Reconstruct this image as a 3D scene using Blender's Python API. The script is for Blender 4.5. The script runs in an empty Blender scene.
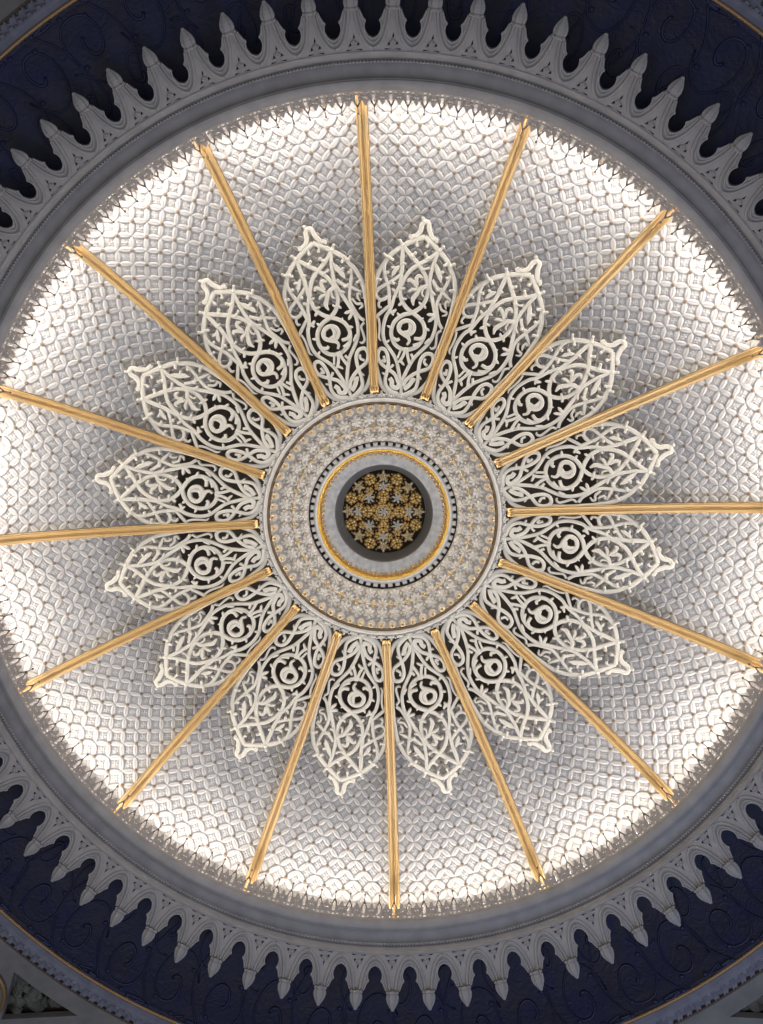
import bpy, math, numpy as np
from mathutils import Matrix, Vector
from mathutils.geometry import tessellate_polygon

# World: x to the picture's right, y to the picture's bottom edge, z up. The dome axis is x = y = 0.
S, Z0 = 4.0, 1.6                     # metres per dome radius, eye height
PH = -1.61552                        # direction of the first rib
PI = math.pi
LAMP, WORLD, WIN, HALL, EXPOSURE = 10.0, .095, 150., 285., 0.
SC = bpy.context.scene
COL = SC.collection
DB = [0.0056, 0.0028, -0.0004, -0.002, -0.0073, -0.0041, 0.0045, 0.0065, 0.0015, -0.0053, -0.0044, -0.0007, -0.0019, -0.0068, 0.0048, 0.0067]
DM = [-0.0115, -0.0073, -0.0023, -0.0163, -0.0121, 0.0005, 0.017, -0.0016, 0.0058, 0.01, 0.0166, -0.0087, -0.0067, 0.0002, 0.0021, -0.0166]

def rib_angle(i, r):                 # the old ribs are not set out perfectly evenly
    i %= 16
    a0, a1 = .335*DM[i], .96*DB[i]
    return PH + i*PI/8 + (a0 + (a1-a0)*(r-.335)/.625)/r
def bay_angle(i, u, r):              # u runs -1..1 from rib i to rib i+1
    a0 = rib_angle(i, r); a1 = rib_angle(i+1, r)
    a1 = a1 + 2*PI*(a1 < a0 - 0*a1)
    return a0 + (a1-a0)*(u+1)/2
def P3(r, a, z):
    return np.stack([S*r*np.cos(a), S*r*np.sin(a), S*z + Z0 + 0*a], -1)

# ------------------------------------------------------------------ materials
def mat(name, col, rough=.6, metal=0., bump=None, tint=False, emit=None, spec=.3, var=None, gm=False, ground=None):
    m = bpy.data.materials.new(name); m.use_nodes = True
    nt = m.node_tree; b = nt.nodes['Principled BSDF']
    b.inputs['Base Color'].default_value = (*col, 1)
    b.inputs['Roughness'].default_value = rough
    b.inputs['Metallic'].default_value = metal
    b.inputs['Specular IOR Level'].default_value = spec
    tc = nt.nodes.new('ShaderNodeTexCoord')
    last = None
    if var:                           # mottled ageing of the paint
        n = nt.nodes.new('ShaderNodeTexNoise'); n.inputs['Scale'].default_value = var[0]; n.inputs['Detail'].default_value = 6
        nt.links.new(tc.outputs['Object'], n.inputs['Vector'])
        r = nt.nodes.new('ShaderNodeValToRGB')
        r.color_ramp.elements[0].position = .35; r.color_ramp.elements[1].position = .65
        r.color_ramp.elements[0].color = (*var[1], 1); r.color_ramp.elements[1].color = (*col, 1)
        nt.links.new(n.outputs['Fac'], r.inputs['Fac']); last = r.outputs['Color']
        nt.links.new(last, b.inputs['Base Color'])
    if ground:                        # grey painted ground between the reliefs
        ag = nt.nodes.new('ShaderNodeAttribute'); ag.attribute_name = 'ground'
        mg = nt.nodes.new('ShaderNodeMix'); mg.data_type = 'RGBA'
        nt.links.new(ag.outputs['Fac'], mg.inputs[0]); nt.links.new(last, mg.inputs[6]); mg.inputs[7].default_value = (*ground, 1)
        last = mg.outputs[2]
    if tint:                          # gilt picked out on the relief (attribute 'gilt': 0 plaster, 1 gold leaf)
        at = nt.nodes.new('ShaderNodeAttribute'); at.attribute_name = 'gilt'
        mx = nt.nodes.new('ShaderNodeMix'); mx.data_type = 'RGBA'
        nt.links.new(at.outputs['Fac'], mx.inputs[0])
        if gm: nt.links.new(at.outputs['Fac'], b.inputs['Metallic'])
        if last is not None: nt.links.new(last, mx.inputs[6])
        else: mx.inputs[6].default_value = (*col, 1)
        mx.inputs[7].default_value = (*tint, 1)
        nt.links.new(mx.outputs[2], b.inputs['Base Color'])
    if bump:
        n = nt.nodes.new('ShaderNodeTexNoise'); n.inputs['Scale'].default_value = bump[0]; n.inputs['Detail'].default_value = 5
        n.inputs['Distortion'].default_value = bump[2] if len(bump) > 2 else 0
        nt.links.new(tc.outputs['Object'], n.inputs['Vector'])
        bp = nt.nodes.new('ShaderNodeBump'); bp.inputs['Strength'].default_value = bump[1]; bp.inputs['Distance'].default_value = .02
        nt.links.new(n.outputs['Fac'], bp.inputs['Height']); nt.links.new(bp.outputs['Normal'], b.inputs['Normal'])
    return m
M = dict(
 plaster = mat('relief_plaster', (.57, .55, .535), .55, tint=(.24, .18, .13), var=(3, (.52, .50, .49))),
 fret = mat('cream_fretwork', (.79, .745, .65), .5, var=(9, (.74, .69, .60))),
 rose = mat('rose_plaster', (.80, .76, .69), .42, tint=(.60, .42, .18), var=(14, (.70, .66, .60)), gm=True),
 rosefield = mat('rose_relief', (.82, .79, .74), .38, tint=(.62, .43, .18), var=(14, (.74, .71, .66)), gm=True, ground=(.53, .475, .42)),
 gold = mat('rib_gilding', (.64, .42, .19), .32, .86),
 bronze = mat('dark_bronze', (.22, .125, .045), .45, .4),
 ringgold = mat('ring_gilding', (.80, .48, .10), .32, .7),
 oldgold = mat('carved_gilding', (.85, .58, .22), .32, .5, var=(25, (.55, .33, .10))),
 palegold = mat('pale_carved_gilding', (.88, .72, .46), .35, .3, var=(25, (.60, .42, .20))),
 silver = mat('silvered_plaster', (.74, .69, .60), .45, .1),
 shade = mat('shade_paint', (.13, .11, .095), .8),  # dark brown that stands in for shade behind fretwork and teeth
 brown = mat('dark_brown_ground', (.035, .022, .012), .7),
 stone = mat('cornice_stone', (.295, .285, .29), .75, bump=(40, .12), var=(6, (.24, .232, .24))),
 darkstone = mat('dark_stone', (.19, .185, .19), .8, bump=(40, .12), var=(6, (.15, .148, .155))),
 brownfillet = mat('brown_fillet_paint', (.085, .055, .040), .6),
 leafstone = mat('carved_leaf_stone', (.13, .135, .12), .8, var=(5, (.06, .055, .05))),
 bluestone = mat('frieze_stone', (.16, .165, .215), .75, bump=(40, .12), var=(8, (.12, .125, .17))),
 navy = mat('navy_paint', (.010, .014, .052), .6, bump=(9, .5, 2.5), var=(4, (.017, .017, .034))),
 navyrelief = mat('navy_relief_paint', (.016, .020, .058), .5),
 iron = mat('cresting_metal', (.34, .31, .29), .55),
 darkiron = mat('spear_metal', (.10, .085, .075), .5),
 greyring = mat('grey_marbling', (.66, .66, .64), .5, var=(16, (.48, .48, .48))),
 greydark = mat('grey_drum_paint', (.26, .26, .26), .6),
 trimgold = mat('dull_trim_gilding', (.26, .165, .085), .45, .4),
)

# ------------------------------------------------------------------ mesh helpers
def link(o, parent=None):
    COL.objects.link(o)
    if parent is not None: o.parent = parent
    return o
def mesh(name, v, quads=None, tris=None, faces=None, smooth=False):
    me = bpy.data.meshes.new(name); v = np.asarray(v, np.float32)
    if faces is not None:
        me.from_pydata(v.tolist(), [], faces)
    else:
        q = np.asarray(quads, np.int32) if quads is not None else np.zeros((0, 4), np.int32)
        t = np.asarray(tris, np.int32) if tris is not None and len(tris) else np.zeros((0, 3), np.int32)
        me.vertices.add(len(v)); me.vertices.foreach_set('co', v.ravel())
        me.loops.add(q.size + t.size); me.loops.foreach_set('vertex_index', np.concatenate([q.ravel(), t.ravel()]))
        me.polygons.add(len(q) + len(t))
        ls = np.concatenate([np.arange(len(q))*4, q.size + np.arange(len(t))*3]).astype(np.int32)
        me.polygons.foreach_set('loop_start', ls)
        me.update(calc_edges=True)
    if smooth: me.polygons.foreach_set('use_smooth', np.ones(len(me.polygons), bool))
    me.validate(); me.update()
    return me
def obj(name, me, m, parent=None):
    if m is not None and not me.materials: me.materials.append(M[m])
    return link(bpy.data.objects.new(name, me), parent)
def thing(name, label, cat, loc=(0, 0, 0), rz=0., group=None):
    o = bpy.data.objects.new(name, None); o.empty_display_size = .1
    o.location = loc; o.rotation_euler = (0, 0, rz)
    o['label'] = label; o['category'] = cat
    if group: o['group'] = group
    return link(o)
def struct(name, me, m, label=None, parent=None):
    o = obj(name, me, m, parent)
    if parent is None: o['kind'] = 'structure'
    if label: o['label'] = label
    return o
def grid_quads(n, m, wrap_n=False, wrap_m=False, flip=False):
    i = np.arange(n if wrap_n else n-1); j = np.arange(m if wrap_m else m-1)
    I, J = np.meshgrid(i, j, indexing='ij'); I2 = (I+1) % n; J2 = (J+1) % m
    q = np.stack([I*m+J, I2*m+J, I2*m+J2, I*m+J2], -1).reshape(-1, 4)
    return q[:, ::-1] if flip else q
def lathe(prof, n=256, closed=False):
    prof = np.array(prof, float); a = np.arange(n)*2*PI/n
    v = P3(prof[None, :, 0]*np.ones((n, 1)), a[:, None]*np.ones((1, len(prof))), prof[None, :, 1]*np.ones((n, 1))).reshape(-1, 3)
    return v, grid_quads(n, len(prof), wrap_n=True, wrap_m=closed)
def spline(pts, per=6, closed=False):   # Catmull-Rom
    p = np.asarray(pts, float)
    if len(p) < 3 and not closed:
        t = np.linspace(0, 1, per+1)[:, None]; return p[0]*(1-t)+p[-1]*t
    q = np.vstack([p[-1], p, p[0], p[1]]) if closed else np.vstack([2*p[0]-p[1], p, 2*p[-1]-p[-2]])
    out = []
    for k in range(1, len(q)-2):
        t = np.linspace(0, 1, per, endpoint=False)[:, None]
        a, b, c, d = q[k-1:k+3]
        out.append(.5*((2*b)+(c-a)*t+(2*a-5*b+4*c-d)*t**2+(3*b-a-3*c+d)*t**3))
    if not closed: out.append(p[-1:])
    return np.vstack(out)
class MB:                                # gathers verts and faces of one part
    def __init__(s): s.v = []; s.f = []; s.n = 0
    def add(s, v, f):
        v = np.asarray(v, float).reshape(-1, 3); s.v.append(v)
        s.f += [[int(x)+s.n for x in t] for t in f]; s.n += len(v)
    def mesh(s, name, smooth=False): return mesh(name, np.vstack(s.v), faces=s.f, smooth=smooth)
def tube(path, rad, n=8, up=(0, 0, 1), close=False, squash=1.):
    p = np.asarray(path, float); k = len(p); rad = np.ones(k)*rad
    t = np.roll(p, -1, 0)-np.roll(p, 1, 0) if close else np.gradient(p, axis=0)
    t /= np.linalg.norm(t, axis=1, keepdims=True)+1e-12
    s = np.cross(t, np.array(up, float)); bad = np.linalg.norm(s, axis=1) < 1e-6; s[bad] = (1, 0, 0)
    s /= np.linalg.norm(s, axis=1, keepdims=True); w = np.cross(s, t)
    a = np.arange(n)*2*PI/n
    v = p[:, None]+rad[:, None, None]*(s[:, None]*np.cos(a)[None, :, None]+squash*w[:, None]*np.sin(a)[None, :, None])
    q = grid_quads(k, n, wrap_n=close, wrap_m=True).tolist()
    if not close: q += [list(range(n))[::-1], [(k-1)*n+j for j in range(n)]]
    return v.reshape(-1, 3), q
def ribbon(path, width, dz0, dz1, cham=.25, taper=(1, 1)):
    """flat bar following a path, chamfered on its lower (room) side; dz0 above and dz1 below the path"""
    p = np.asarray(path, float); k = len(p)
    t = np.gradient(p, axis=0); t[:, 2] = 0; t /= np.linalg.norm(t, axis=1, keepdims=True)+1e-12
    s = np.stack([-t[:, 1], t[:, 0], 0*t[:, 0]], 1)
    e = np.minimum(np.arange(k), np.arange(k)[::-1])/max(2., .18*k)
    x = np.arange(k)/(k-1)
    wd = width*.5*(np.interp(x, [0, .25, .75, 1], [taper[0], 1, 1, taper[1]]))
    sec = [(-1, dz0), (1, dz0), (1, -dz1*.45), (1-cham*2, -dz1), (-1+cham*2, -dz1), (-1, -dz1*.45)]
    v = np.stack([p+s*(wd*a)[:, None]+np.array([0, 0, b]) for a, b in sec], 1)
    q = grid_quads(k, 6, wrap_m=True).tolist()
    q += [list(range(6))[::-1], [(k-1)*6+j for j in range(6)]]
    return v.reshape(-1, 3), q
def ball(c, r, nu=8, nv=6, sq=(1, 1, 1)):
    v = [(0, 0, 1)]
    for i in range(1, nv):
        for j in range(nu):
            a, b = PI*i/nv, 2*PI*j/nu; v.append((math.sin(a)*math.cos(b), math.sin(a)*math.sin(b), math.cos(a)))
    v.append((0, 0, -1)); f = []
    for j in range(nu):
        f.append((0, 1+j, 1+(j+1) % nu)); f.append((len(v)-1, 1+(nv-2)*nu+(j+1) % nu, 1+(nv-2)*nu+j))
        for i in range(nv-2): f.append((1+i*nu+j, 1+(i+1)*nu+j, 1+(i+1)*nu+(j+1) % nu, 1+i*nu+(j+1) % nu))
    return np.array(v)*np.array(sq)*r+np.array(c), f
def solid(outer, holes, thick, fn):
    """flat outline with holes, given real thickness; fn(x, y, depth 0..1) gives the 3-D point"""
    loops = [list(map(tuple, outer))]+[list(map(tuple, h)) for h in holes]
    tri = tessellate_polygon([[Vector((x, y, 0)) for x, y in l] for l in loops])
    flat = [p for l in loops for p in l]; n = len(flat)
    v = [fn(x, y, 0) for x, y in flat]+[fn(x, y, 1) for x, y in flat]
    f = [list(t) for t in tri]+[[i+n for i in t][::-1] for t in tri]; k = 0
    for l in loops:
        m = len(l)
        f += [[k+i, k+(i+1) % m, n+k+(i+1) % m, n+k+i] for i in range(m)]; k += m
    return v, f
ORD = ['', 'first', 'second', 'third', 'fourth', 'fifth', 'sixth', 'seventh', 'eighth', 'ninth', 'tenth', 'eleventh', 'twelfth', 'thirteenth', 'fourteenth', 'fifteenth',
       'sixteenth', 'seventeenth', 'eighteenth', 'nineteenth', 'twentieth']

# ------------------------------------------------------------------ the dome shell: 16 relief-covered bays (the ceiling)
SH = np.array([(1.062, 1.812), (1.052, 1.85), (1.025, 1.897), (.97, 1.947), (.90, 1.988), (.82, 2.031), (.765, 2.060), (.68, 2.111), (.60, 2.160)])
shp = spline(SH, 24)
rho = shp[:, 0]/shp[:, 1]                         # falls steadily from springing to crown
KR = .944
def leafwork(a, b):
    """height 0..1 and gilt mask of the overlapping-leaf relief; gilt bosses at whole (a, b)"""
    s, t = a+b, a-b
    ds, dt = np.abs(s-np.round(s)), np.abs(t-np.round(t))
    fs, ft = s-np.floor(s), t-np.floor(t)
    dh = .7071-np.sqrt((fs-.5)**2+(dt+.5)**2)
    dv = .7071-np.sqrt((ft-.5)**2+(ds+.5)**2)
    d = np.maximum(dh, dv); across = np.where(dh > dv, dt, ds)
    leaf = np.clip((d+.005)/.035, 0, 1)**.55*(.80+.20*np.clip(d/.16, 0, 1))
    vein = np.exp(-(across/.028)**2)*.30*(d > .05)
    q = np.hypot(fs-.5, ft-.5); th = np.arctan2(ft-.5, fs-.5)
    orn = .46*np.exp(-((q-.155)/.05)**2)*(.5+.5*np.cos(4*th))+.50*np.exp(-(q/.05)**2)+.26*np.exp(-((q-.25)/.03)**2)*(.5+.5*np.cos(8*th))
    cell = .30*np.clip((-.028-d)/.05, 0, 1)+orn
    h = np.where(d > -.005, leaf-vein, cell)
    n0 = np.hypot(s-np.round(s), t-np.round(t)); even = (np.round(s)+np.round(t)) % 2 == 0
    boss = np.clip((.16-n0)/.06, 0, 1)*even
    h = np.where(boss > 0, np.maximum(h, .3+.9*np.sqrt(boss)), h)
    return h, np.clip(boss*1.6, 0, 1)
ceiling = bpy.data.objects.new('ceiling', None); link(ceiling); ceiling['kind'] = 'structure'
ceiling.location = (0, 0, S*1.81+Z0)
ceiling['label'] = 'shallow white dome covered in overlapping leaf relief'; ceiling['category'] = 'ceiling'
def bay_mesh(i):
    ca = math.sin(PH+(i+.5)*PI/8)
    b0, b1 = math.log(rho[0]/.503)/math.log(KR), math.log(rho[-1]/.503)/math.log(KR)
    b = np.arange(b0, b1, 1/26)
    rr = .503*KR**b
    r = np.interp(rr, rho[::-1], shp[::-1, 0]); z = np.interp(rr, rho[::-1], shp[::-1, 1])
    dr, dz = np.gradient(r), np.gradient(z); nn = np.hypot(dr, dz); nr, nz = dz/nn, -dr/nn    # profile normal
    sg = np.where(nr*(-1)+nz*(-1) > 0, 1, -1); nr, nz = nr*sg, nz*sg                           # towards the room
    u = np.linspace(-1, 1, 193)
    B, U = np.meshgrid(b, u, indexing='ij')
    h, g = leafwork(U*.5*7.3, B + (0.5 if ca > .3 else 0.))
    hh = h*.0062*(r/.95)[:, None]
    ang = bay_angle(i, U, r[:, None]*np.ones_like(U))
    v = P3(r[:, None]+hh*nr[:, None], ang, z[:, None]+hh*nz[:, None]).reshape(-1, 3)
    me = mesh('dome_bay', v-np.array(ceiling.location), quads=grid_quads(len(b), 193), smooth=True)
    at = me.attributes.new('gilt', 'FLOAT', 'POINT'); at.data.foreach_set('value', g.ravel().astype(np.float32))
    return me
for i in range(16): obj('dome_bay', bay_mesh(i), 'plaster', ceiling)
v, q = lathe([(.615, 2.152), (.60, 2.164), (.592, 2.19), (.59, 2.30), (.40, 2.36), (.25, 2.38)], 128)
obj('painted_shade_crown', mesh('painted_shade_crown', v-np.array(ceiling.location), quads=q, smooth=True), 'shade', ceiling)['label'] = 'dome crown painted dark brown as shade behind the fretwork'  # added dark surface; the shade behind the petals is put into its colour

# ------------------------------------------------------------------ cornice rings (the setting's trim)
def ring(name, prof, m, n=360, closed=True, label=None, smooth=True):
    v, q = lathe(prof, n, closed)
    return struct(name, mesh(name, v, quads=q, smooth=smooth), m, label)
def arc(c, r, a0, a1, n=8):
    return [(c[0]+r*math.cos(math.radians(a)), c[1]+r*math.sin(math.radians(a))) for a in np.linspace(a0, a1, n)]
corn = ([(1.07, 1.822), (1.002, 1.822), (1.0, 1.817)] + [(1.0135, 1.8015), (1.0150, 1.8015), (1.0165, 1.8095)]
        + arc((1.0335, 1.7935), .0170, 160, 5, 12) + [(1.0520, 1.7965), (1.0530, 1.8060), (1.0562, 1.8060), (1.0572, 1.7930), (1.0578, 1.7880), (1.0592, 1.7790), (1.0607, 1.7725), (1.0618, 1.7720), (1.0625, 1.787), (1.07, 1.81)])
cornice = ring('trim_1', corn, 'stone', label='grey moulded cornice ring with a hollow and a string of pearls', smooth=False)
pb = MB(); bv, bf = ball((0, 0, 0), .0125, 6, 4)
for k in range(840):
    a = k*2*PI/840; pb.add(bv+P3(np.array(1.0512), np.array(a), 1.7945), bf)
o = obj('pearl_string', pb.mesh('pearl_string', True), 'stone', cornice); o['kind'] = 'stuff'
# navy cove behind the cusps
cv = spline([(1.068, 1.800), (1.075, 1.845), (1.11, 1.862), (1.18, 1.845), (1.25, 1.790), (1.30, 1.733), (1.310, 1.718), (1.3165, 1.714)], 8)
v, q = lathe(cv, 720)
cove = struct('wall_cove', mesh('wall_cove', v, quads=q, smooth=True), 'navy', 'dark navy cove with faint arabesque relief around the dome')
ab = MB()
rng = np.random.default_rng(4)
def cove_pt(x, a):                    # x: 0..1 across the cove
    l = np.linspace(0, 1, len(cv)); return P3(np.interp(x, l, cv[:, 0]), a, np.interp(x, l, cv[:, 1])-.002)
for k in range(60):
    a0 = k*2*PI/60
    for (xc, ac, R0, turns, hand) in ((.62, 0, .15, 1.5, 1), (.84, .052, .10, 1.4, -1), (.45, .055, .10, 1.3, -1)):
        hand *= 1 if k % 2 else -1
        t = np.linspace(.12, 1, 26); ph = rng.uniform(0, 6.28)*.15+k % 2
        x = xc+R0*t*np.cos(hand*t*turns*2*PI+ph); y = ac*.9+a0+R0*.33*t*np.sin(hand*t*turns*2*PI+ph)
        x = np.clip(x, .3, .97)
        ab.add(*tube(cove_pt(x, y), .009+.007*(1-t), 5))
    x = np.linspace(.32, .96, 14); ab.add(*tube(cove_pt(x, a0+.05+.018*np.sin(x*14)), .010, 5))
    for x0, da in ((.7, .02), (.55, .075), (.9, .03), (.8, .085)):
        c = cove_pt(np.array(x0), np.array(a0+da)); ab.add(*ball(c, .028, 7, 5, (1, 1, .35)))
obj('arabesque_relief', ab.mesh('arabesque_relief', True), 'navyrelief', cove)
# gilded bead, frieze with wave-cut leaf edges, flat band
th = np.linspace(0, 2*PI, 13)[:-1]
ring('trim_2', [(1.3165+.0040*math.cos(t), 1.711+.0040*math.sin(t)) for t in th], 'trimgold', 480, label='thin dull gold roll moulding outside the navy cove')
n = 340*12; m_ = 40
a = np.arange(n)*2*PI/n; x = np.linspace(0, 1, m_)
A, X = np.meshgrid(a, x, indexing='ij'); ph = (A*340/(2*PI)) % 1
edge = .36+.20*ph+.06*np.sin(4*PI*ph); edge2 = .70+.22*((ph+.4) % 1)+.05*np.sin(4*PI*ph)
st = lambda e: np.clip((X-e)/.04, 0, 1)
H = .004*np.sin(np.clip(X/.40, 0, 1)*PI)+.010*np.clip((X-.15)/.3, 0, 1)-.010*st(edge)+.009*np.clip((X-edge-.04)/.25, 0, 1)-.016*st(edge2)
v = P3(1.321+.043*X, A, 1.712-.006*X-H).reshape(-1, 3)
struct('trim_3', mesh('trim_3', v, quads=grid_quads(n, m_, wrap_n=True), smooth=True), 'bluestone', 'blue-grey frieze carved with a double row of wavy leaves')
ring('trim_4', [(1.364+.0025*math.cos(t), 1.704+.0025*math.sin(t)) for t in th], 'brownfillet', 480, label='narrow brown fillet edging the leaf frieze')

# spandrel plate round everything, pierced by sunk triangles near two corners
def trideg(a0, a1, tip):            # inner edge follows r = 1.413, then a point further out
    e = [(1.413, math.radians(a)) for a in np.linspace(a0, a1, 8)]
    return [(r*math.cos(t), r*math.sin(t)) for r, t in e]+[(tip[0]*math.cos(math.radians(tip[1])), tip[0]*math.sin(math.radians(tip[1])))]
tris = [trideg(129.2, 121.4, (1.535, 127.3)), trideg(45.6, 53.4, (1.535, 47.5))]
inner = [(1.366*math.cos(t), 1.366*math.sin(t)) for t in np.arange(180)*2*PI/180]
outer = [(1.78*math.cos(t), 1.78*math.sin(t)) for t in np.arange(180)*2*PI/180]
v, f = solid(outer, [inner]+tris, .08, lambda x, y, d: (S*x, S*y, S*(1.702+.018*d-.05*max(0, math.hypot(x, y)-1.42))+Z0))
struct('trim_5', mesh('trim_5', v, faces=f), 'darkstone', 'flat grey stone band outside the leaf frieze')
def spandrel(tri, label):
    c = np.mean(tri, 0); t = thing('spandrel_carving', label, 'carving', (S*c[0], S*c[1], S*1.735+Z0), 0, 'leaf carvings sunk in the stone band')
    big = (np.array(tri)-c)*1.5
    v, f = solid(big.tolist(), [], .03, lambda x, y, d: (S*x, S*y, S*(.0+.006*d)))
    obj('ground', mesh('ground', v, faces=f), 'brown', t)
    rg = np.random.default_rng(7); e0, e1, tp = tri[0]-c, tri[7]-c, tri[8]-c
    for k in range(60):
        p, q_ = sorted(rg.uniform(0, 1, 2)); w = np.array([p, q_-p, 1-q_])
        b = w[0]*e0+w[1]*e1+w[2]*tp; b = b*.92
        d = (c/np.linalg.norm(c)*-.6+rg.normal(0, .45, 2)); d /= np.linalg.norm(d); L = rg.uniform(.026, .046)
        s = np.array([-d[1], d[0]]); lf = MB(); vv = []; n_ = 7
        for x in np.linspace(0, 1, n_):
            wv = L*.34*math.sin(PI*min(1, x*.9+.1))*(1+.25*math.sin(x*18)); zc = -.010-.012*math.sin(PI*x*.8)
            for y, dz in ((-1, .006), (0, -.003), (1, .006)):
                g = b+d*L*x+s*wv*y; vv.append((S*g[0], S*g[1], S*(zc+dz)))
        top = np.array(vv); bot = top+np.array([0, 0, .02]); q2 = grid_quads(n_, 3).tolist(); kk = len(top)
        fr = q2+[[i+kk for i in r][::-1] for r in q2]
        bd = [0, 1, 2]+[3*i+2 for i in range(1, n_)]+[3*(n_-1)+1, 3*(n_-1)]+[3*i for i in range(n_-2, 0, -1)]
        fr += [[bd[i], bd[(i+1) % len(bd)], bd[(i+1) % len(bd)]+kk, bd[i]+kk] for i in range(len(bd))]
        lf.add(np.vstack([top, bot]), fr)
        obj('leaf', lf.mesh('leaf'), 'leafstone', t)
    return t
spandrel([np.array(p) for p in tris[0]], 'carved grey leaves in the sunk triangle at the lower left corner')
spandrel([np.array(p) for p in tris[1]], 'carved grey leaves in the sunk triangle at the lower right corner')
t = thing('roundel', 'round gilt-rimmed roundel with a pale boss at the lower left edge', 'roundel', (S*-.99, S*1.147, S*1.6925+Z0))
aa = np.arange(64)*2*PI/64
rv, rf = tube(np.stack([.30*np.cos(aa), .30*np.sin(aa), 0*aa], 1), .022, 10, close=True); obj('gilt_rim', mesh('gilt_rim', rv, faces=rf, smooth=True), 'trimgold', t)
v, q = lathe([(0.0001, .03), (.05, .028), (.068, .02), (.075, .0)], 48); v = v-np.array([0, 0, Z0]); obj('dish', mesh('dish', v*np.array([1, 1, .3]), quads=q, smooth=True), 'brown', t)
bo = MB()
for k in range(9):
    an = k*2*PI/9; bo.add(*ball((.10*math.cos(an), .10*math.sin(an)-.12, -.02), .075, 10, 7, (1, 1, .7)))
bo.add(*ball((0, -.12, -.05), .11, 12, 8)); obj('boss', bo.mesh('boss', True), 'silver', t)

# ------------------------------------------------------------------ the cusped frieze: 80 pendant arches
R0, Z1, R1, Z2 = 1.0605, 1.7745, 1.160, 1.7035          # the frieze hangs on a shallow cone
HALF = PI/80
ctr = np.array([S*R1, 0, S*Z2])
def fz(a, w, lift=0.):                # a: -1..1 across a unit, w: 0 root .. 1 tip; lift towards the room
    r = R0+(R1-R0)*w; z = Z1+(Z2-Z1)*w; an = a*HALF
    return np.array([S*r*math.cos(an)-.58*lift, S*r*math.sin(an), S*z-.814*lift])-ctr
rt = [(1, .0), (1, .228), (.90, .236), (.77, .262), (.66, .31), (.59, .38), (.60, .445), (.655, .49), (.58, .52), (.52, .565), (.44, .61), (.385, .665)]
outl = [(a, w) for a, w in rt]+[(0, .70)]+[(-a, w) for a, w in rt[::-1]]
dense = []
for (x0, y0), (x1, y1) in zip(outl, outl[1:]+outl[:1]):
    k = 1 if abs(x1-x0) < .6 else 10
    dense += [(x0+(x1-x0)*j/k, y0+(y1-y0)*j/k) for j in range(k)]
trih = lambda cx, cy, sx, sy: [(cx-sx, cy-sy), (cx+sx, cy-sy*.6), (cx+sx*.1, cy+sy)]
holes = [trih(-.20, .135, .085, .032), trih(.22, .145, .085, .030), trih(.02, .265, .06, .045), [(-.05, .055), (-.42, .035), (-.40, .060)], [(.05, .055), (.40, .060), (.42, .035)]]
v, f = solid(dense, holes, .05, lambda x, y, d: fz(x, y, -.055*d))
plate_me = mesh('arch_plate', v, faces=f)
ARCH_PARTS = []
for sgn in (1, -1):
    for nm, path, rd, lf_ in (('arch_moulding', [(1.0, .075), (.78, .105), (.59, .165), (.42, .26), (.30, .37), (.21, .50), (.16, .65)], .014, .006),
                              ('inner_moulding', [(1.0, .155), (.84, .175), (.67, .235), (.54, .32), (.45, .42), (.36, .53), (.30, .64)], .009, .004),
                              ('cusp_edge', [(1, .216), (.89, .228), (.74, .258), (.635, .31), (.565, .38), (.585, .455), (.64, .492), (.55, .525), (.47, .58), (.38, .655)], .008, .003)):
        mb = MB(); mb.add(*tube([fz(sgn*a_, w_, lf_) for a_, w_ in spline(path, 5)], rd, 8)); ARCH_PARTS.append((nm, mb.mesh(nm, True), 'stone'))
lf = MB()
for dx, dy in ((0, 0), (-.09, .012), (.09, .012), (0, .035)): lf.add(*ball(fz(dx, .155+dy, .0), .017, 7, 5, (1, 1, .6)))
leaf_me = lf.mesh('spandrel_leaf', True)
# pendant: eight-sided bud with a collar, lying along the frieze's slope
prof = [(.0, .054), (.02, .062), (.045, .060), (.06, .052), (.09, .058), (.15, .060), (.22, .052), (.29, .036), (.35, .018), (.375, .014), (.39, .003)]
ax = fz(0, 1)-fz(0, 0); Lx = np.linalg.norm(ax); ax /= Lx; sy_ = np.array([0, 1., 0]); sz_ = np.cross(ax, sy_)
pv = []; NP = 16
for x, rd in prof:
    c = fz(0, .66+.36*x/.39*.95, .012)
    for j in range(NP):
        an = 2*PI*j/NP; q = rd*(1+(.10 if j % 2 else -.06))
        pv.append(c+q*(math.cos(an)*sy_+math.sin(an)*.85*sz_))
pq = grid_quads(len(prof), NP, wrap_m=True).tolist()+[list(range(NP))[::-1], [(len(prof)-1)*NP+j for j in range(NP)]]
pend_me = mesh('pendant', pv, faces=pq)
A0 = math.radians(-90.07)+HALF        # pendant directions
def arch_label(deg):                  # deg: 0 at the picture's top, clockwise
    tops = 'grey cusped arch of the hanging frieze, '
    d = (deg+180) % 360-180
    if abs(d) <= 90: k = int(math.floor(abs(d)/4.5))+1; return tops+ORD[k]+(' clockwise' if d > 0 else ' anticlockwise')+' from the top centre'
    d = (deg % 360)-180
    k = int(math.floor(abs(d)/4.5))+1; return tops+ORD[k]+(' clockwise' if d > 0 else ' anticlockwise')+' from the bottom centre'
first = None
for k in range(80):
    an = A0+k*2*HALF; deg = math.degrees(an)+90
    loc = (S*R1*math.cos(an), S*R1*math.sin(an), S*Z2+Z0)
    d = (deg+180) % 360-180
    t = thing('cusped_arch', arch_label(deg), 'arch', loc, an, 'hanging cusped arches round the dome')
    for nm, me, m in [('arch_plate', plate_me, 'stone'), ('spandrel_leaf', leaf_me, 'stone'), ('pendant', pend_me, 'stone')]+ARCH_PARTS: obj(nm, me, m, t)

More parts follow.
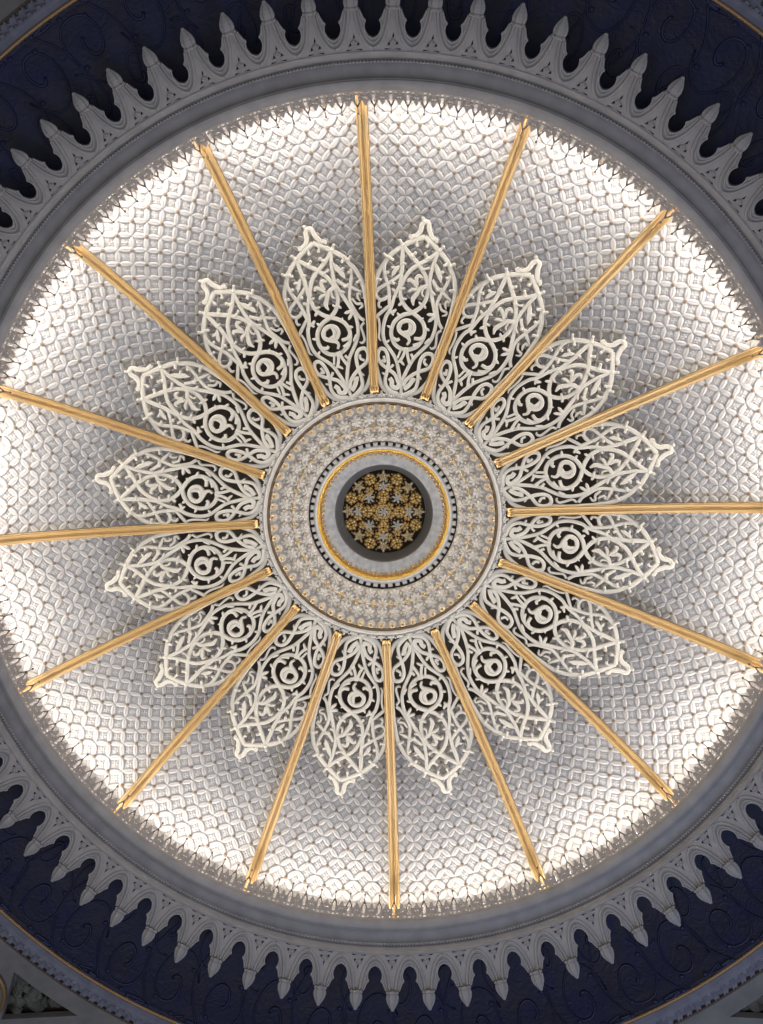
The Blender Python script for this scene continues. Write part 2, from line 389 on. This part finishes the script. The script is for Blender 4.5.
# ------------------------------------------------------------------ metal cresting on the ledge: 16 lengths between the ribs
def cz(u, h, lean=.0):                # u along a bay 0..10 spears, h in metres above the ledge
    return u, h
def crest_pt(i, x, h):                # x in 0..10
    a = PH+i*PI/8+x*PI/80; r = 1.004-h*.12
    return P3(np.array(r), np.array(a), 1.8195+h/S)
def stroke(mb, i, pts, w, th=.012):
    p = np.array([crest_pt(i, x, h) for x, h in pts]); c = crest_pt(i, 5, .1)
    k = len(p); t = np.gradient(p, axis=0); t /= np.linalg.norm(t, axis=1, keepdims=True)
    n = np.stack([-p[:, 0], -p[:, 1], 0*p[:, 0]], 1); n /= np.linalg.norm(n, axis=1, keepdims=True)
    s = np.cross(t, n)
    v = np.stack([p+s*w*.5*a_+n*th*.5*b_ for a_, b_ in ((-1, -1), (1, -1), (1, 1), (-1, 1))], 1).reshape(-1, 3)
    mb.add(v, grid_quads(k, 4, wrap_m=True).tolist()+[[3, 2, 1, 0], [(k-1)*4+j for j in range(4)]])
def low(p): return [(x, h*.84) for x, h in p]
COMPASS = ['top', 'upper right', 'right', 'lower right', 'bottom', 'lower left', 'left', 'upper left']
def clock_name(k, kind):              # k-th of sixteen, counted clockwise from the one at the top
    return ('topmost ' if k == 0 else '')+kind
for i in range(16):
    base = crest_pt(i, 5, 0)
    where = (('' if i in (0, 15) else ORD[i+1 if i < 8 else 16-i]+' ')+('clockwise' if i < 8 else 'anticlockwise')+' from the top rib') if i not in (0, 15) else 'just '+('clockwise' if i == 0 else 'anticlockwise')+' of the top rib'
    t = thing('cresting_panel', 'pierced grey cresting at the dome foot, '+where+(' bay' if 0 < i < 15 else ''), 'cresting', base, 0, 'metal cresting lengths round the dome')
    ra = MB(); stroke(ra, i, [(x, .010) for x in np.linspace(0, 10, 12)], .020, .016); stroke(ra, i, [(x, .048) for x in np.linspace(0, 10, 12)], .009, .012)
    me = ra.mesh('rail'); me.transform(Matrix.Translation(Vector(-base))); obj('rail', me, 'iron', t)
    tr = MB()
    for k in range(10):
        x0 = k+.5                                  # middle of a unit lies between two spears
        for sg in (-1, 1):
            stroke(tr, i, low([(x0+sg*.345, 0), (x0+sg*.345, .135)]), .026)
            stroke(tr, i, low(spline([(x0+sg*.36, .128), (x0+sg*.20, .10), (x0+sg*.06, .15), (x0, .175)], 3)), .022)
            stroke(tr, i, low(spline([(x0+sg*.36, .01), (x0+sg*.10, .035), (x0+sg*.12, .085), (x0+sg*.36, .10)], 3)), .020)
            stroke(tr, i, low(spline([(x0+sg*.02, .045), (x0+sg*.16, .075), (x0+sg*.30, .055)], 3)), .014)
        stroke(tr, i, low([(x0, .0), (x0, .08), (x0, .165), (x0, .182)]), .016)
        stroke(tr, i, low([(x0-.30, .075), (x0, .082), (x0+.30, .075)]), .022)
        stroke(tr, i, low([(x0-.36, .118), (x0, .122), (x0+.36, .118)]), .024)
    me = tr.mesh('tracery'); me.transform(Matrix.Translation(Vector(-base))); obj('tracery', me, 'iron', t)
    for k in range(10):
        sp = MB(); x0 = k+.0
        for sg in (-1, 1): stroke(sp, i, spline([(x0+.0+sg*.20, .102), (x0+sg*.13, .130), (x0, .172)], 3), .013)
        stroke(sp, i, [(x0, .160), (x0, .200), (x0, .235)], .008)
        sp.add(*ball(crest_pt(i, x0, .238), .012, 8, 6, (1, 1, 1.35)))
        me = sp.mesh('spear'); me.transform(Matrix.Translation(Vector(-base))); obj('spear', me, 'darkiron', t)

# ------------------------------------------------------------------ 16 gilded ribs
RB = spline([(1.030, 1.864), (1.012, 1.882), (.985, 1.902), (.93, 1.936), (.85, 1.968), (.765, 1.994), (.6, 2.026), (.45, 2.046), (.338, 2.055)], 6)
for i in range(16):
    side = ('at the top, running to twelve o\'clock' if i == 0 else 'at the bottom, running to six o\'clock' if i == 8 else
            ORD[i]+' clockwise from the top one' if i < 8 else ORD[16-i]+' anticlockwise from the top one')
    an = np.array([rib_angle(i, r) for r in RB[:, 0]])
    path = P3(RB[:, 0], an, RB[:, 1]); base = path[0].copy(); path = path-base
    t = thing('gilded_rib', 'gilded dome rib of fluted rolls, '+side, 'rib', base, 0, 'gilded ribs of the dome')
    tg = path[-1]-path[0]; tg[2] = 0; tg /= np.linalg.norm(tg); sd = np.array([-tg[1], tg[0], 0])
    x = np.linspace(0, 1, len(path)); wd = np.interp(x, [0, 1], [.0315, .0265])
    bk = MB(); bk.add(*ribbon(path+np.array([0, 0, .02]), 2*.060, .035, .006, .08)); 
    v = bk.v[0].reshape(-1, 6, 3); cx = (path+np.array([0, 0, .02]))[:, None]; v = cx+(v-cx)*np.interp(x, [0, 1], [1, .80])[:, None, None]; bk.v[0] = v.reshape(-1, 3)
    obj('backing', bk.mesh('backing'), 'bronze', t)['label'] = 'darker bronze backing strip'
    for off, rad in ((-1, 1.), (1, 1.)):
        obj('roll', mesh('roll', *[None][:0], *(lambda T: (T[0], None, None, T[1]))(tube(path+sd*(off*wd)[:, None]+np.array([0, 0, -.006]), wd*.80, 18, squash=.6)), True), 'gold', t)
    obj('fillet', mesh('fillet', *(lambda T: (T[0], None, None, T[1]))(tube(path+np.array([0, 0, -.004]), np.interp(x, [0, .35, 1], [.005, .006, .010]), 8)), True), 'gold', t)

# ------------------------------------------------------------------ 16 pierced fretwork petals behind the ribs
PETAL = """border|4.3|0.004,0.7340 -0.128,0.7260 -0.262,0.7166 -0.384,0.7059 -0.510,0.6938 -0.625,0.6801 -0.713,0.6629 -0.823,0.6421 -0.882,0.6220 -0.914,0.6047 -0.942,0.5835 -0.957,0.5601 -0.967,0.5286 -0.966,0.5004 -0.978,0.4664 -0.930,0.4329 -0.902,0.4020 -0.799,0.3707 -0.675,0.3515 -0.451,0.3394 0.076,0.3333
border|4.3|0.004,0.7340 0.180,0.7187 0.302,0.7066 0.428,0.6948 0.548,0.6811 0.606,0.6694 0.686,0.6564 0.763,0.6393 0.832,0.6177 0.866,0.5945 0.902,0.5507 0.905,0.4964 0.884,0.4534 0.973,0.4126 0.917,0.3896 0.812,0.3681 0.612,0.3489 0.076,0.3333
finial|4.6|-0.238,0.7309 -0.156,0.7334 -0.092,0.7453 -0.080,0.7604 -0.035,0.7686 0.027,0.7671 0.055,0.7531 0.100,0.7416 0.146,0.7333 0.196,0.7313
finial|4.0|-0.235,0.7356 -0.251,0.7289 -0.206,0.7267
finial|4.0|0.164,0.7337 0.217,0.7303 0.192,0.7265
finial|2.0|-0.128,0.7260 -0.120,0.7186 -0.106,0.7113
finial|2.0|0.057,0.7256 0.088,0.7187 0.060,0.7125
scroll|4.0|-0.370,0.7061 -0.365,0.6873 -0.359,0.6684 -0.351,0.6578 -0.356,0.6425 -0.358,0.6232 -0.352,0.6039 -0.327,0.5847 -0.259,0.5697 -0.152,0.5571 -0.005,0.5472 0.145,0.5393 0.287,0.5280 0.372,0.5136 0.400,0.4979 0.367,0.4808 0.278,0.4668 0.138,0.4573 -0.017,0.4531 -0.182,0.4543 -0.329,0.4612 -0.430,0.4726 -0.486,0.4884 -0.485,0.5024 -0.443,0.5165 -0.353,0.5290 -0.208,0.5402 -0.024,0.5473 0.095,0.5564 0.186,0.5685 0.245,0.5856 0.252,0.6055 0.216,0.6204 0.166,0.6349 0.106,0.6472 0.025,0.6592 -0.032,0.6670 -0.121,0.6770 -0.223,0.6888 -0.322,0.7009 -0.370,0.7061
scroll|3.8|0.302,0.7066 0.220,0.6930 0.090,0.6785 -0.034,0.6666 -0.160,0.6532 -0.226,0.6419 -0.294,0.6258 -0.334,0.6099
scroll|3.6|0.286,0.7023 0.259,0.6786 0.245,0.6589 0.240,0.6433 0.258,0.6241 0.319,0.6059 0.392,0.5879 0.452,0.5735 0.544,0.5518 0.609,0.5352 0.632,0.5133 0.610,0.4920 0.531,0.4735 0.401,0.4541 0.259,0.4350 0.166,0.4151 0.091,0.3948 0.025,0.3747 0.008,0.3599 0.074,0.3313
scroll|3.2|0.297,0.6349 0.419,0.6203 0.537,0.6138 0.663,0.6057 0.797,0.5961
scroll|3.2|0.629,0.6564 0.615,0.6381 0.576,0.6190 0.535,0.5997 0.512,0.5831 0.536,0.5698 0.599,0.5533 0.689,0.5355 0.806,0.5246
scroll|2.4|0.799,0.5202 0.718,0.5095 0.755,0.4918 0.777,0.4757 0.696,0.4689 0.632,0.4722
scroll|2.4|0.568,0.5828 0.660,0.5693 0.769,0.5677 0.781,0.5609 0.700,0.5553
scroll|2.4|0.774,0.5914 0.714,0.5934 0.706,0.5830 0.750,0.5742
scroll|3.6|-0.706,0.6639 -0.712,0.6515 -0.693,0.6351 -0.648,0.6179 -0.599,0.5987 -0.583,0.5793 -0.567,0.5637 -0.546,0.5501 -0.633,0.5360 -0.687,0.5182 -0.714,0.4998 -0.699,0.4819 -0.639,0.4659 -0.504,0.4501 -0.345,0.4327 -0.254,0.4191 -0.195,0.4052 -0.112,0.3854 -0.014,0.3621 0.081,0.3314
scroll|3.2|-0.376,0.6365 -0.508,0.6241 -0.622,0.6150 -0.739,0.6082 -0.842,0.6006 -0.896,0.5911 -0.871,0.5813 -0.790,0.5752 -0.682,0.5771 -0.620,0.5831
scroll|3.2|-0.377,0.6086 -0.454,0.5877 -0.497,0.5699 -0.515,0.5522
scroll|3.2|-0.575,0.5598 -0.713,0.5478 -0.847,0.5361 -0.928,0.5265
scroll|2.6|-0.790,0.5752 -0.826,0.5655 -0.817,0.5577 -0.752,0.5556
scroll|2.4|-0.838,0.5297 -0.808,0.5138 -0.813,0.4939 -0.826,0.4800 -0.764,0.4715
scroll|3.2|-0.599,0.5499 -0.501,0.5443 -0.401,0.5518
scroll|2.6|-0.521,0.5462 -0.457,0.5367
boss|4.2|-0.020,0.4652 0.034,0.4751 -0.016,0.4845 -0.145,0.4910 -0.279,0.4997 -0.293,0.5126 -0.198,0.5235 -0.060,0.5257 0.062,0.5189 0.101,0.5064 0.032,0.4943 -0.119,0.4883
boss|4.0|-0.042,0.5203 0.005,0.5100 -0.028,0.4985 -0.150,0.4950
boss|2.8|-0.107,0.5235 -0.243,0.5190 -0.262,0.5089
boss|3.0|-0.415,0.4807 -0.321,0.4743 -0.249,0.4789
boss|3.4|0.400,0.4979 0.320,0.4864 0.149,0.4845
boss|3.0|0.345,0.4763 0.247,0.4703 0.153,0.4667
flower|4.4|0.228,0.6187 0.097,0.6101 0.016,0.5949 -0.044,0.5803 -0.010,0.5660
flower|3.0|0.052,0.6054 -0.084,0.6041 -0.163,0.5972
flower|3.6|0.022,0.6087 -0.062,0.6200 -0.162,0.6273 -0.202,0.6206
flower|3.6|0.012,0.6154 -0.032,0.6292 0.004,0.6391 0.095,0.6354
flower|2.0|0.142,0.6090 0.137,0.5962 0.200,0.5905
leaf|4.6|0.287,0.6754 0.352,0.6616 0.424,0.6480 0.484,0.6330
leaf|2.6|0.381,0.6546 0.439,0.6582 0.497,0.6609
leaf|3.8|-0.407,0.6592 -0.487,0.6473 -0.548,0.6316
leaf|2.6|-0.466,0.6512 -0.522,0.6538 -0.578,0.6549
thorn|2.4|-0.465,0.5035 -0.613,0.5099
thorn|2.6|0.357,0.5153 0.509,0.5117
thorn|2.6|-0.297,0.5324 -0.376,0.5437
thorn|2.2|-0.335,0.6041 -0.237,0.6051
thorn|2.2|-0.295,0.5791 -0.175,0.5795
thorn|2.6|-0.269,0.5706 -0.366,0.5613
thorn|2.4|0.184,0.5694 0.094,0.5766
thorn|2.4|0.229,0.5703 0.293,0.5637
thorn|2.2|0.202,0.5303 0.285,0.5400
thorn|3.0|0.533,0.5525 0.339,0.5497
thorn|3.0|0.537,0.5485 0.413,0.5318
thorn|2.4|-0.450,0.5955 -0.532,0.6032
thorn|2.4|0.327,0.6061 0.435,0.6009
thorn|2.2|0.030,0.6554 0.135,0.6598
thorn|2.2|-0.356,0.6646 -0.272,0.6655
thorn|2.2|0.190,0.6634 0.120,0.6580
thorn|2.2|0.540,0.6198 0.420,0.6115
thorn|2.2|-0.628,0.4659 -0.520,0.4742
thorn|2.4|0.569,0.4910 0.456,0.4759
thorn|2.4|-0.147,0.4234 0.007,0.4119
thorn|2.4|0.507,0.3941 0.671,0.3850
thorn|2.2|-0.575,0.3828 -0.721,0.3898
base|3.6|-0.816,0.4172 -0.859,0.4351 -0.789,0.4503 -0.652,0.4491 -0.562,0.4351 -0.519,0.4139 -0.549,0.3924 -0.600,0.3708 -0.537,0.3541 -0.347,0.3427 -0.082,0.3372
base|3.6|-0.860,0.4256 -0.726,0.4112 -0.507,0.3985 -0.274,0.3865 -0.150,0.3706 -0.042,0.3546
base|4.6|-0.439,0.3760 -0.345,0.3668 -0.329,0.3549 -0.148,0.3512 -0.086,0.3590
base|2.6|-0.674,0.4326 -0.634,0.4184 -0.735,0.4219
base|3.6|0.822,0.4483 0.741,0.4548 0.582,0.4520 0.485,0.4377 0.474,0.4180 0.514,0.3967 0.566,0.3779 0.540,0.3576 0.275,0.3410 0.073,0.3342
base|3.6|0.818,0.4507 0.849,0.4342 0.766,0.4171 0.534,0.4045 0.325,0.3909 0.170,0.3764 0.082,0.3583
base|4.6|0.463,0.3785 0.361,0.3792 0.327,0.3688 0.223,0.3576 0.128,0.3515
base|2.6|0.718,0.4233 0.597,0.4304 0.598,0.4402
base|3.0|-0.024,0.4580 -0.082,0.4360 -0.174,0.4184
base|3.0|-0.011,0.4582 0.057,0.4376 0.163,0.4187
base|2.2|-0.173,0.4493 -0.242,0.4285
base|2.6|0.239,0.4331 0.150,0.4442
base|2.4|-0.477,0.3998 -0.352,0.4111 -0.406,0.4049
crocket|0|-0.428,0.7187 -0.716,0.6857 -0.546,0.6728 -0.112,0.7103 0.064,0.7116 -0.125,0.6925 0.063,0.6936 0.363,0.7178 0.638,0.6842 0.466,0.6756 -0.633,0.6419 -0.791,0.6236 0.575,0.6477 0.439,0.6149 0.719,0.6206 -0.504,0.6155 -0.076,0.7761"""
strokes = []
for l in PETAL.strip().splitlines():
    k, wd, ps = l.split('|'); strokes.append((k, float(wd), np.array([[float(x) for x in p.split(',')] for p in ps.split()])))
ALLP = np.vstack([spline(p, 6) for k, w_, p in strokes if k in ('border', 'scroll', 'finial')])
def zp(r): return 2.062-.052*np.clip((r-.335)/.43, 0, 1.2)**1.4
PX = .01045
PARTS = {'border': 'border', 'finial': 'finial', 'scroll': 'scrollwork', 'boss': 'volute', 'flower': 'flower_spray', 'leaf': 'leaf', 'thorn': 'thorn_leaves', 'base': 'base_loops'}
for i in range(16):
    base = P3(np.array(.345), np.array(float(bay_angle(i, 0., .345))), float(zp(.345)))
    n_ = i+1
    where = ('just clockwise of the top rib' if i == 0 else 'just anticlockwise of the top rib' if i == 15 else ORD[n_]+' clockwise from the top rib' if i < 8 else ORD[16-i]+' anticlockwise from the top rib')
    t = thing('fretwork_petal', 'pointed cream petal of pierced scroll fretwork round the rose, '+where, 'fretwork', base, 0, 'fretwork petals round the ceiling rose')
    mbs = {}; leaves = []
    for j, (k, wd, p) in enumerate(strokes):
        if k == 'crocket':
            for u, r in p:
                c = P3(np.array(r), np.array(float(bay_angle(i, u, r))), float(zp(r))-.004)-base
                dd = np.hypot((ALLP[:, 0]-u)*.19*r, ALLP[:, 1]-r); n0 = ALLP[np.argmin(dd)]
                c0 = P3(np.array(n0[1]), np.array(float(bay_angle(i, n0[0], n0[1]))), float(zp(n0[1]))-.003)-base
                me = MB(); me.add(*ball(c, .017, 8, 6)); me.add(*ribbon(np.array([c0, c0*.5+c*.5+np.array([0, 0, .002]), c]), .030, .015, .014, .2, (1.3, .7))); obj('crocket', me.mesh('crocket', True), 'fret', t)
            continue
        q = spline(p, 6); r = q[:, 1]
        path = P3(r, bay_angle(i, q[:, 0], r), zp(r))-base
        path[:, 2] -= .00015*j                      # bars pass over and under each other
        tp = {'thorn': (1.2, .15), 'leaf': (.35, .12), 'flower': (.7, .35), 'boss': (.5, .9), 'finial': (.8, .8), 'scroll': (1, 1)}.get(k, (1, 1))
        if k == 'scroll' and len(p) <= 6: tp = (1, .45)
        mb = MB() if k == 'leaf' else mbs.setdefault(k, MB())
        mb.add(*ribbon(path, wd*PX, .022, .020+(.012 if k in ('boss', 'flower') else 0), .22, tp))
        if k == 'leaf': leaves.append(mb)
    for k, mb in mbs.items(): obj(PARTS[k], mb.mesh(PARTS[k]), 'fret', t)
    for mb in leaves: obj('leaf', mb.mesh('leaf'), 'fret', t)

# ------------------------------------------------------------------ the ceiling rose in the middle
rose = thing('ceiling_rose', 'large round cream and gilt plaster rose at the crown of the dome', 'ceiling rose', (0, 0, S*2.06+Z0))
RL = np.array([0, 0, S*2.06+Z0])
prof = [(.331, 2.085), (.330, 2.066), (.327, 2.062), (.325, 2.066), (.323, 2.058)]+arc((.3185, 2.058), .0048, 20, -200, 9)+[(.3135, 2.063), (.306, 2.066), (.3045, 2.072), (.3045, 2.10)]
v, q = lathe(prof, 256); obj('rim_moulding', mesh('rim_moulding', v-RL, quads=q, smooth=True), 'rose', rose)
v, q = lathe([(.3135, 2.0615), (.3065, 2.0645), (.3065, 2.07), (.3135, 2.07)], 256, True); obj('gilt_band', mesh('gilt_band', v-RL, quads=q, smooth=True), 'trimgold', rose)['label'] = 'dull gold band'
sc = MB()
for k in range(80):
    a = k*2*PI/80
    for da, rr, rad, zz_ in ((-.25, .3300, .021, 2.060), (.25, .3300, .021, 2.060), (0, .3350, .020, 2.061), (0, .3400, .015, 2.061), (.5, .3330, .010, 2.056), (0, .3285, .012, 2.055)):
        sc.add(*ball(P3(np.array(rr), np.array(a+da*2*PI/80), zz_)-RL, rad, 7, 5, (1, 1, .8)))
obj('leaf_edge', sc.mesh('leaf_edge', True), 'rose', rose)
# relief field of bosses, stars and rosettes
NA, NR = 64*22, 110
a = np.arange(NA)*2*PI/NA; r = np.linspace(.3050, .2072, NR)
A, R = np.meshgrid(a, r, indexing='ij')
Hh = np.zeros_like(R); G = np.zeros_like(R)
def bumps(n, rc, rad, h, ph=0., petals=0, gilt=0., rim=0.):
    global Hh, G
    da = ((A*n/(2*PI)+ph+.5) % 1-.5)*2*PI/n*rc; dr = R-rc
    d = np.hypot(da, dr); an = np.arctan2(da, dr)
    e = rad*(1+(.16*np.cos(petals*an) if petals else 0))
    x = np.clip(1-(d/e)**2, 0, 1)
    hh = 2.3*h*np.sqrt(x)*(1 if not petals else (.72+.28*np.abs(np.cos(petals*an/2)))*(1-.45*np.exp(-(d/(rad*.28))**2))+.5*np.exp(-(d/(rad*.16))**2))
    Hh = np.maximum(Hh, hh); G = np.maximum(G, gilt*(x > .45))
bumps(64, .2985, .0115, .0075, 0, 0, .55)
bumps(64, .2985, .0040, .012, 0, 0, 1.)
bumps(64, .2850, .0030, .003, .5)
bumps(48, .2710, .0155, .0060, 0, 6, .12)
bumps(48, .2710, .0040, .009, .5, 0, .5)
bumps(32, .2470, .0165, .0062, 0, 8, .18)
bumps(32, .2470, .0035, .0085, 0, 0, 1.)
bumps(32, .2470, .0115, .0050, .5, 4, .7)
bumps(40, .2220, .0150, .0060, 0, 6, .10)
bumps(40, .2220, .0040, .009, .5, 0, .5)
for rc in (.2855, .2590, .2345): Hh = np.maximum(Hh, .0022*np.exp(-((R-rc)/.0018)**2))
zz = 2.070+.050*((.305-R)/.107)
v = P3(R, A, zz-Hh).reshape(-1, 3)
me = mesh('relief_field', v-RL, quads=grid_quads(NA, NR, wrap_n=True), smooth=True)
at = me.attributes.new('gilt', 'FLOAT', 'POINT'); at.data.foreach_set('value', np.clip(G+.05, 0, 1).ravel().astype(np.float32))
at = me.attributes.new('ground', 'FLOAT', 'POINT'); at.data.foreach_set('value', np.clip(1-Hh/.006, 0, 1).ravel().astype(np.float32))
obj('relief_field', me, 'rosefield', rose)

# ------------------------------------------------------------------ the lantern opening above it
lan = thing('lantern_opening', 'small round lantern opening with gold ring and grey collar, inside the rose', 'lantern', (0, 0, S*2.13+Z0))
LL = np.array([0, 0, S*2.13+Z0])
v, q = lathe([(.2078, 2.1150), (.2105, 2.150), (.195, 2.152)], 200); obj('painted_shade_recess', mesh('painted_shade_recess', v-LL, quads=q, smooth=True), 'shade', lan)  # recess behind the teeth, its shadow painted in as dark brown
tb = MB(); w = 2*PI/60*.30
for (ra, rb_, za, zb, ww) in ((.192, .2045, 2.126, 2.140, w), (.197, .2015, 2.1235, 2.128, w*.6)):
    c = [P3(np.array(rr), np.array(s_*ww), zz_) for zz_ in (za, zb) for rr in (ra, rb_) for s_ in (-1, 1)]
    tb.add(np.array(c)-LL, [[0, 1, 3, 2], [4, 6, 7, 5], [0, 4, 5, 1], [2, 3, 7, 6], [0, 2, 6, 4], [1, 5, 7, 3]])
tooth_me = tb.mesh('tooth')
for k in range(60): obj('tooth', tooth_me, 'rose', lan).rotation_euler = (0, 0, k*2*PI/60)
v, q = lathe([(.1965, 2.145), (.1965, 2.130), (.1945, 2.126)]+arc((.1905, 2.129), .0052, -40, -170, 8)+[(.1850, 2.134), (.1850, 2.15)], 200); obj('collar', mesh('collar', v-LL, quads=q, smooth=True), 'rose', lan)
v, q = lathe([(.1875, 2.132)]+arc((.1828, 2.1345), .0050, 10, -190, 12)+[(.1772, 2.141), (.1760, 2.152), (.1755, 2.17)], 200); obj('gold_ring', mesh('gold_ring', v-LL, quads=q, smooth=True), 'ringgold', lan)['label'] = 'bright gold ring'
gt = MB()
for k in range(72):
    a0 = k*2*PI/72; gt.add(*ball(P3(np.array(.1742), np.array(a0), 2.150)-LL, .017, 6, 5))
    gt.add(*ball(P3(np.array(.1690), np.array(a0+PI/72), 2.154)-LL, .012, 6, 4))
obj('gilt_fringe', gt.mesh('gilt_fringe', True), 'oldgold', lan)['label'] = 'gilt leaf fringe'
v, q = lathe([(.1765, 2.155), (.160, 2.160), (.150, 2.163), (.1405, 2.166), (.1395, 2.17)], 200); obj('grey_collar', mesh('grey_collar', v-LL, quads=q, smooth=True), 'greyring', lan)['label'] = 'marbled grey ring'
v, q = lathe([(.1398, 2.168), (.1340, 2.19), (.1250, 2.215), (.1225, 2.222), (.1205, 2.24)], 200); obj('drum', mesh('drum', v-LL, quads=q, smooth=True), 'greydark', lan)['label'] = 'dark grey drum wall'
bz = 2.222
boss = thing('carved_boss', 'gilded disc carved with rings of roses closing the lantern opening', 'boss', (-.015, 0, S*bz+Z0))
v, q = lathe([(.0001, 2.226), (.06, 2.226), (.1225, 2.226), (.1225, 2.232), (.0001, 2.232)], 96); obj('ground', mesh('ground', v-np.array([0, 0, S*bz+Z0]), quads=q), 'brown', boss)['label'] = 'dark brown ground'
def rosette_mesh(nm, R_, n1, n2, slim=1.):
    mb = MB()
    for n_, rr, sz, hz in ((n1, .66, .40, .05), (n2, .36, .27, .25)):
        for k in range(n_):
            an = 2*PI*(k+.5*(hz > .1))/n_
            bv, bf = ball((0, 0, 0), 1, 8, 6, (sz*(1.25 if slim < 1 else 1), sz*slim, sz*.55))
            c_, s_ = math.cos(an), math.sin(an); Rm = np.array([[c_, -s_, 0], [s_, c_, 0], [0, 0, 1]])
            mb.add((bv@Rm.T+np.array([rr*c_, rr*s_, -hz]))*R_, bf)
    return mb.mesh(nm, True)
RS = .1205*S
rose_a = rosette_mesh('rosette', .072, 7, 4); rose_b = rosette_mesh('star_flower', .072, 5, 5, slim=.6)
small = rosette_mesh('small_rosette', .052, 6, 4); feather = rosette_mesh('silver_star', .058, 6, 5, slim=.62)
def put(me, m, rr, deg, nm, z=0.):
    o = obj(nm, me, m, boss); an = math.radians(deg); o.location = (RS*rr*math.cos(an), RS*rr*math.sin(an), z-.0); o.rotation_euler = (0, 0, an); return o
for k in range(16): put(rose_a if k % 2 else rose_b, 'oldgold' if k % 2 else 'palegold', .845, k*22.5, 'rosette' if k % 2 else 'star_flower')
for k in range(16): put(small, 'palegold' if k % 2 else 'oldgold', .625 if k % 2 else .60, k*22.5+11.25, 'small_rosette', -.008)
for k in range(4): put(feather, 'silver', .60, k*90, 'silver_star', -.012)
for k in range(4): put(feather, 'silver', .47, k*90+45, 'silver_star', -.012)
for k in range(4): put(rose_a, 'oldgold', .385, k*90, 'rosette', -.018)
for k in range(6): put(small, 'palegold' if k % 2 else 'silver', .19, k*60+22, 'small_rosette', -.022)
put(feather, 'silver', 0, 0, 'silver_star', -.03)
hb = MB()
for k in range(420):
    rr = .95*math.sqrt((k+.5)/420); an = k*2.39996
    hb.add(*ball((RS*rr*math.cos(an), RS*rr*math.sin(an), .004), .012, 6, 4))
obj('seed_beading', hb.mesh('seed_beading', True), 'oldgold', boss)['label'] = 'gilt seeds filling the ground'

# ------------------------------------------------------------------ light
def area(name, loc, target, sx, sy, power, col):
    l = bpy.data.lights.new(name, 'AREA'); l.shape = 'RECTANGLE'; l.size = sx; l.size_y = sy; l.energy = power; l.color = col
    o = bpy.data.objects.new(name, l); o.location = loc
    o.rotation_euler = (Vector(target)-Vector(loc)).to_track_quat('-Z', 'Y').to_euler(); return link(o)
for k in range(32):                   # strip lamps hidden behind the cresting
    an = (k+.5)*2*PI/32+PH
    p = P3(np.array(1.012), np.array(an), 1.861); q = P3(np.array(.01), np.array(an), 1.93)
    o = area('cove_lamp', p, q, .78, .03, LAMP, (1, .93, .84))
# daylight of the hall below, and an added fill light
w = bpy.data.worlds.new('hall_daylight'); SC.world = w; w.use_nodes = True
w.node_tree.nodes['Background'].inputs[0].default_value = (.90, .93, 1, 1); w.node_tree.nodes['Background'].inputs[1].default_value = WORLD
area('hall_window_light', (S*.9, S*.9, 2.2), (-S*.6, -S*.6, S*1.8+Z0), 2.5, 2.5, WIN, (.42, .58, 1))
area('hall_fill_light', (0, 1.3, .05), (0, 0, S*2.0+Z0), 6.5, 6.5, HALL, (1, .96, .90))  # added warm fill from below, in place of light off an unbuilt floor

# ------------------------------------------------------------------ camera
Rm = np.array([[0.998405, 0.0, 0.056466], [0.006588, 0.99317, -0.116486], [-0.05608, 0.116672, 0.991586]])
cd = bpy.data.cameras.new('camera'); cam = bpy.data.objects.new('camera', cd); link(cam)
m4 = Matrix.Identity(4)
for r_ in range(3):
    m4[r_][0] = Rm[0][r_]; m4[r_][1] = -Rm[1][r_]; m4[r_][2] = -Rm[2][r_]
m4.translation = (S*.11632, S*-.25981, Z0)
cam.matrix_world = m4
cd.sensor_width = 36; cd.lens = 767/1024*36; cd.clip_end = 100
SC.camera = cam
vs = SC.view_settings; vs.view_transform = 'Standard'; vs.look = 'None'; vs.exposure = EXPOSURE; vs.gamma = 1; vs.use_curve_mapping = False
